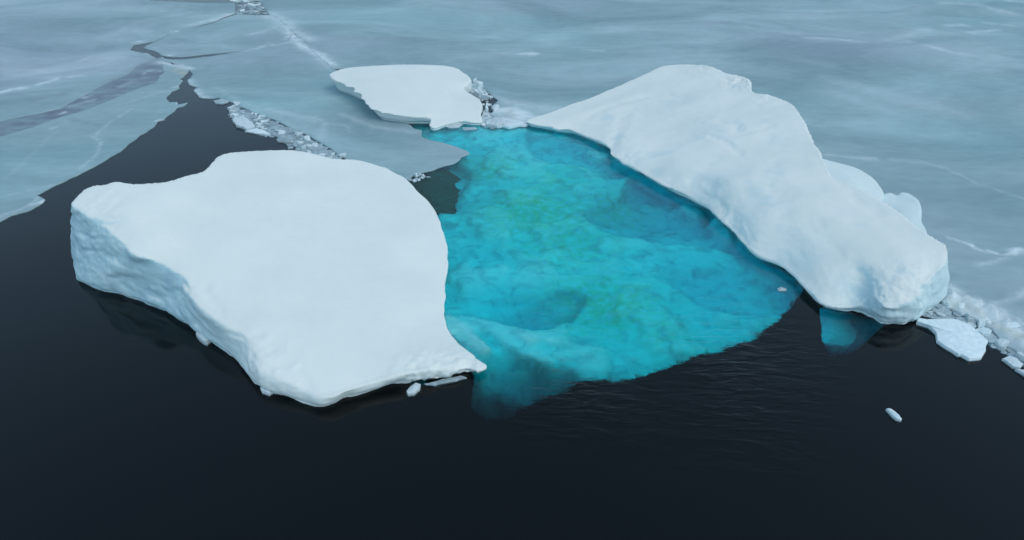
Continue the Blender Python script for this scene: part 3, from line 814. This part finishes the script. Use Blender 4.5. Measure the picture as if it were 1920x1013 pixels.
tag(o, "murky brown-green underwater ledge between the left iceberg and the grey floe's tip", "ice ledge")
# ------------------------------------------------------------------ loose ice
def chunk_mesh(poly, top, bottom=-.25, seed=0., bulge=.1, inset=.06, tilt=.0):
    poly = np.asarray(poly, float)
    if area2(poly) < 0: poly = poly[::-1]
    c = poly.mean(0); r = np.sqrt(abs(area2(poly)))
    p = rough(resample(poly, max(r * .2, .05)), r * .14, max(r * .5, .1), seed) - c
    n = len(p)
    k = 1 - inset
    nz = fbm(np.c_[(p + c) / .5, np.full(n, seed)], 3)
    tl = (np.sin(seed * 9.7) * p[:, 0] + np.cos(seed * 5.3) * p[:, 1]) * tilt
    rings = [np.c_[p * .97, np.full(n, bottom)], np.c_[p, np.full(n, top * .35)], np.c_[p * (1 - inset * .3), top * (.9 + .15 * nz) + tl], np.c_[p * (1 - inset), top * (1.0 + .15 * nz) + tl],
             np.c_[p * .5, top * (1.0 + .3 * np.roll(nz, 3)) + bulge * .6 + tl * .5]]
    v = np.vstack(rings + [np.array([[0, 0, top * 1.0 + bulge]])])
    f = []
    for k_ in range(4):
        for i in range(n):
            j = (i + 1) % n
            f.append((k_ * n + i, k_ * n + j, (k_ + 1) * n + j, (k_ + 1) * n + i))
    for i in range(n): f.append((4 * n + i, 4 * n + (i + 1) % n, 5 * n))
    return c, v, f

def place_chunk(name, poly, top, mat, label, cat, group=None, seed=0., bulge=.1, bottom=-.25, inset=.06, z=0., tilt=0.):
    c, v, f = chunk_mesh(poly, top, bottom, seed, bulge, inset, tilt)
    o = mesh_obj(name, v, f, mat, smooth=False)
    me = o.data
    o.location = (c[0], c[1], z)
    return tag(o, label, cat, group)

def voronoi_fill(region, spacing, shrink, seed, fill=1.0, vary=.5):
    rs = np.random.RandomState(seed)
    lo, hi = region.min(0), region.max(0)
    pts = []
    for _ in range(9000):
        p = rs.uniform(lo, hi)
        s = spacing * (1 + vary * math.sin(p[0] * 1.3 + p[1] * .7 + seed) + rs.uniform(-.2, .2))
        if all((p[0] - q[0]) ** 2 + (p[1] - q[1]) ** 2 > s * s for q in pts): pts.append(p)
    pts = np.array(pts)
    m = inside(region, pts)
    cells = []
    for i, p in enumerate(pts):
        if not m[i] or rs.rand() > fill: continue
        poly = [p + np.array(a) * spacing * 1.3 for a in ((-1, -1), (1, -1), (1, 1), (-1, 1))]
        d = ((pts - p) ** 2).sum(1)
        for j in np.argsort(d)[1:14]:
            q = pts[j]; mid = (p + q) / 2; nrm = q - p
            new = []
            for a, b_ in zip(poly, poly[1:] + poly[:1]):
                da = (a - mid) @ nrm; db = (b_ - mid) @ nrm
                if da <= 0: new.append(a)
                if da * db < 0: new.append(a + (b_ - a) * da / (da - db))
            poly = new
            if len(poly) < 3: break
        if len(poly) < 3: continue
        poly = np.array(poly); c = poly.mean(0)
        sh = shrink * (1 - .22 * rs.rand() ** 2)
        poly = c + (poly - c) * sh
        cells.append((poly, rs.rand(), i))
    return cells

def slush(region_px, label, seed, snowy=0.0, top=.03):
    # thin half-frozen slush that knits the broken pieces together, torn open in places
    o = sheet("slush", region_px, top=top, amp=.5, scale=1.2, seed=seed, px=3.0, dark_all=.35, thick=.15)
    me = o.data
    n = len(me.vertices); co = np.empty(n * 3, np.float32); me.vertices.foreach_get("co", co); co = co.reshape(-1, 3).astype(float)
    f = fbm(co[:, :2] / np.array([1.1, 1.6]) + seed, 4)
    co[:, 2] = np.where(f > SLUSH_OPEN, co[:, 2] - .25 * sstep(SLUSH_OPEN, SLUSH_OPEN + .12, f) - .02, co[:, 2])
    me.vertices.foreach_set("co", co.astype(np.float32).ravel())
    sn = me.attributes["snow"]; a = np.clip(snowy + .5 * fbm(co / .6, 3), 0, 1); sn.data.foreach_set("value", a.astype(np.float32))
    tag(o, label, "slush", None, "stuff")
SLUSH_OPEN = .05

def brash(region_px, spacing, shrink, seed, name, label, cat, group, fill=1., hmax=.22, snowy=.2, z=0.):
    reg = P2(region_px)
    for poly, r, i in voronoi_fill(reg, spacing, shrink, seed, fill):
        big = r > .93
        place_chunk(name, poly, (.05 + hmax * r ** 3) * (1.6 if big else 1), M_SNOWY if (r > 1 - snowy) else M_BRASH, label, cat, group, seed=i * .37 + seed, bulge=.12 * r * hmax, tilt=.18 * r * hmax / .22, z=z)

slush([(440, 203), (480, 218), (520, 233), (560, 250), (600, 270), (636, 294), (632, 302), (600, 296), (560, 280), (545, 270), (515, 255), (475, 240), (445, 225)], "grey slush knitting the ice fragments along the lead together", 21., .15)
slush([(874, 158), (884, 153), (903, 164), (912, 182), (905, 190), (890, 182), (878, 168)], "white slush among the lumps by the small iceberg's notch", 22., .7, .1)
slush([(905, 210), (922, 214), (930, 238), (908, 240), (900, 228)], "pale slush filling the gap between the small iceberg and the rubble", 23., .6, .06)
slush([(1725, 592), (1768, 576), (1800, 592), (1835, 608), (1860, 624), (1890, 654), (1925, 676), (1925, 688), (1890, 664), (1855, 648), (1830, 616), (1800, 602), (1770, 600)], "grey slush between the ice blocks off the right iceberg", 24., .25)
brash([(430, 200), (445, 196), (480, 214), (520, 230), (560, 248), (600, 268), (640, 294), (640, 305), (600, 300), (560, 285), (545, 278), (515, 262), (470, 246), (440, 232), (430, 215)],
      0.85, .97, 11, "ice_fragment", "small grey ice plate packed in the strip along the right side of the dark lead", "ice fragment", "ice fragments along the lead", fill=.93)
brash([(872, 156), (884, 150), (905, 162), (912, 178), (928, 184), (905, 190), (890, 182), (876, 168)],
      .85, .9, 12, "ice_lump", "white ice lump jammed against the small iceberg's right notch", "ice lump", "ice lumps beside the small iceberg", fill=.9, hmax=.7, snowy=.9)
brash([(905, 190), (918, 192), (924, 202), (915, 214), (924, 222), (930, 240), (908, 242), (900, 232), (904, 215)],
      .75, .92, 13, "ice_lump", "broken ice lump in the narrow gap between the small iceberg and the slush", "ice lump", "ice lumps in the gap between the bergs", fill=.72, hmax=.6, snowy=.7)
brash([(443, 0), (487, 0), (497, 18), (508, 27), (478, 28), (440, 27), (446, 12)],
      1.7, .9, 14, "ice_plate", "tiny ice plate in the far dark gap at the top of the picture", "ice plate", "far ice plates in the top gap", fill=.8, hmax=.25, snowy=.12)
brash([(752, 332), (790, 326), (800, 332), (775, 342), (762, 342)],
      .6, .85, 15, "ice_crumb", "tiny ice crumb at the edge of the brown water beside the left iceberg", "ice crumb", "ice crumbs by the brown water", fill=.8, hmax=.3, snowy=.6)
brash([(1722, 590), (1765, 572), (1800, 590), (1835, 606), (1860, 622), (1890, 652), (1925, 674), (1960, 700), (1925, 690), (1890, 668), (1865, 655), (1850, 640), (1830, 618), (1800, 602), (1770, 600)],
      .8, .95, 16, "ice_block", "grey-white ice block in the narrow band between the big slab and the right ice field", "ice block", "ice blocks off the right iceberg", fill=.92, hmax=.4, snowy=.35)

brash([(1766, 545), (1785, 552), (1795, 568), (1830, 575), (1860, 590), (1900, 620), (1910, 645), (1850, 612), (1800, 592), (1768, 575)],
      .95, .95, 17, "snow_lump", "snowy lump in the heap between the right iceberg's end and the grey ice field", "snow lump", "snow lumps on the heap", fill=.4, hmax=.45, snowy=1., z=.22)
# individually recognisable loose pieces
def piece(name, outline, top, mat, label, cat, **kw):
    return place_chunk(name, P2(outline), top, mat, label, cat, **kw)
piece("ice_slab", [(1716, 601), (1735, 604), (1748, 603), (1790, 604), (1815, 612), (1835, 628), (1850, 645), (1848, 655), (1850, 664), (1840, 677), (1815, 678), (1800, 668), (1795, 670), (1775, 655), (1757, 642), (1752, 628), (1735, 614), (1716, 608)],
      .45, M_SNOWY, "large white ice slab floating just right of the right iceberg's front end", "ice slab", seed=3., bulge=.25)
piece("ice_slab", [(1878, 676), (1890, 671), (1905, 676), (1916, 686), (1912, 694), (1897, 690)], .35, M_SNOWY, "small white slab at the right edge, just below the band of broken ice", "ice slab", seed=4.)
piece("ice_slab", [(1902, 695), (1925, 698), (1945, 712), (1930, 712)], .3, M_SNOWY, "pale sliver of ice cut by the right edge of the picture, lowest of the broken band", "ice slab", seed=5.)
piece("ice_slab", [(437, 230), (450, 222), (458, 220), (470, 232), (478, 240), (465, 246), (445, 238)], .55, M_SNOWY, "brightest white lump on the left end of the brash strip by the lead", "ice lump", seed=6., bulge=.35)
piece("ice_slab", [(460, 248), (480, 242), (497, 247), (507, 254), (480, 252)], .25, M_SNOWY, "long pale slab under the brightest lump of the brash strip", "ice slab", seed=7.)
piece("ice_slab", [(400, 191), (418, 187), (430, 192), (420, 196), (405, 196)], .25, M_BRASH, "pale flat piece off the right bank near the top of the dark lead", "ice slab", seed=8.)
piece("ice_slab", [(522, 268), (533, 261), (545, 263), (548, 270)], .25, M_BRASH, "lone rounded plate on the water side in the middle of the brash strip", "ice slab", seed=9.)
piece("floating_ice", [(763, 738), (768, 730), (780, 722), (790, 724), (788, 732), (775, 742), (766, 743)], .35, M_SNOWY, "small oval white ice piece floating just off the left iceberg's front edge", "ice piece", seed=10., bulge=.2)
piece("floating_ice", [(1661, 770), (1668, 770), (1680, 778), (1690, 789), (1688, 791), (1678, 788), (1668, 778)], .3, M_SNOWY, "lone thin white ice piece drifting on the black water at lower right", "ice piece", seed=11., bulge=.1)
piece("floating_ice", [(368, 632), (376, 626), (388, 634), (396, 642), (388, 648), (376, 642)], .6, M_SNOWY, "knobbly ice lump clinging to the waterline under the left iceberg's long front face", "ice lump", seed=12., bulge=.2)
piece("floating_ice", [(488, 732), (500, 728), (512, 738), (505, 742), (492, 738)], .4, M_SNOWY, "small ice nub at the waterline beside the left iceberg's lowest corner", "ice lump", seed=13., bulge=.2)
piece("floating_ice", [(795, 722), (830, 712), (868, 706), (876, 710), (850, 716), (815, 724)], .12, M_BRASH, "low wet ice strip along the water below the left iceberg's pointed tip", "ice strip", seed=14., bulge=.03)
piece("floating_ice", [(1457, 541), (1465, 538), (1475, 541), (1474, 546), (1460, 546)], .1, M_SNOWY, "small pale ice piece on the pool's right corner by the right iceberg", "ice piece", seed=15., z=-.12, bulge=.03)
piece("floating_ice", [(866, 240), (892, 239), (895, 243), (870, 245)], .1, M_BRASH, "flat bluish plate afloat below the small iceberg at the head of the pool", "ice plate", seed=16., bulge=.02)
piece("floating_ice", [(835, 238), (850, 231), (868, 234), (860, 240), (842, 241)], .12, M_SNOWY, "pale slush raft touching the small iceberg's front foot", "ice plate", seed=17., bulge=.05)
piece("floating_ice", [(914, 238), (925, 226), (942, 226), (945, 236), (932, 241)], .6, M_SNOWY, "left of two white blocks lining the head of the pool between the bergs", "ice block", seed=18., bulge=.2)
piece("floating_ice", [(942, 240), (952, 230), (970, 229), (983, 233), (975, 238), (955, 242)], .5, M_SNOWY, "right of two white blocks lining the head of the pool between the bergs", "ice block", seed=19., bulge=.2)
piece("ice_slab", [(921, 206), (928, 200), (936, 202), (935, 209), (926, 212)], .6, M_SNOWY, "upright white lump on the right bank of the tiny dark hole between the bergs", "ice lump", seed=20., bulge=.3)
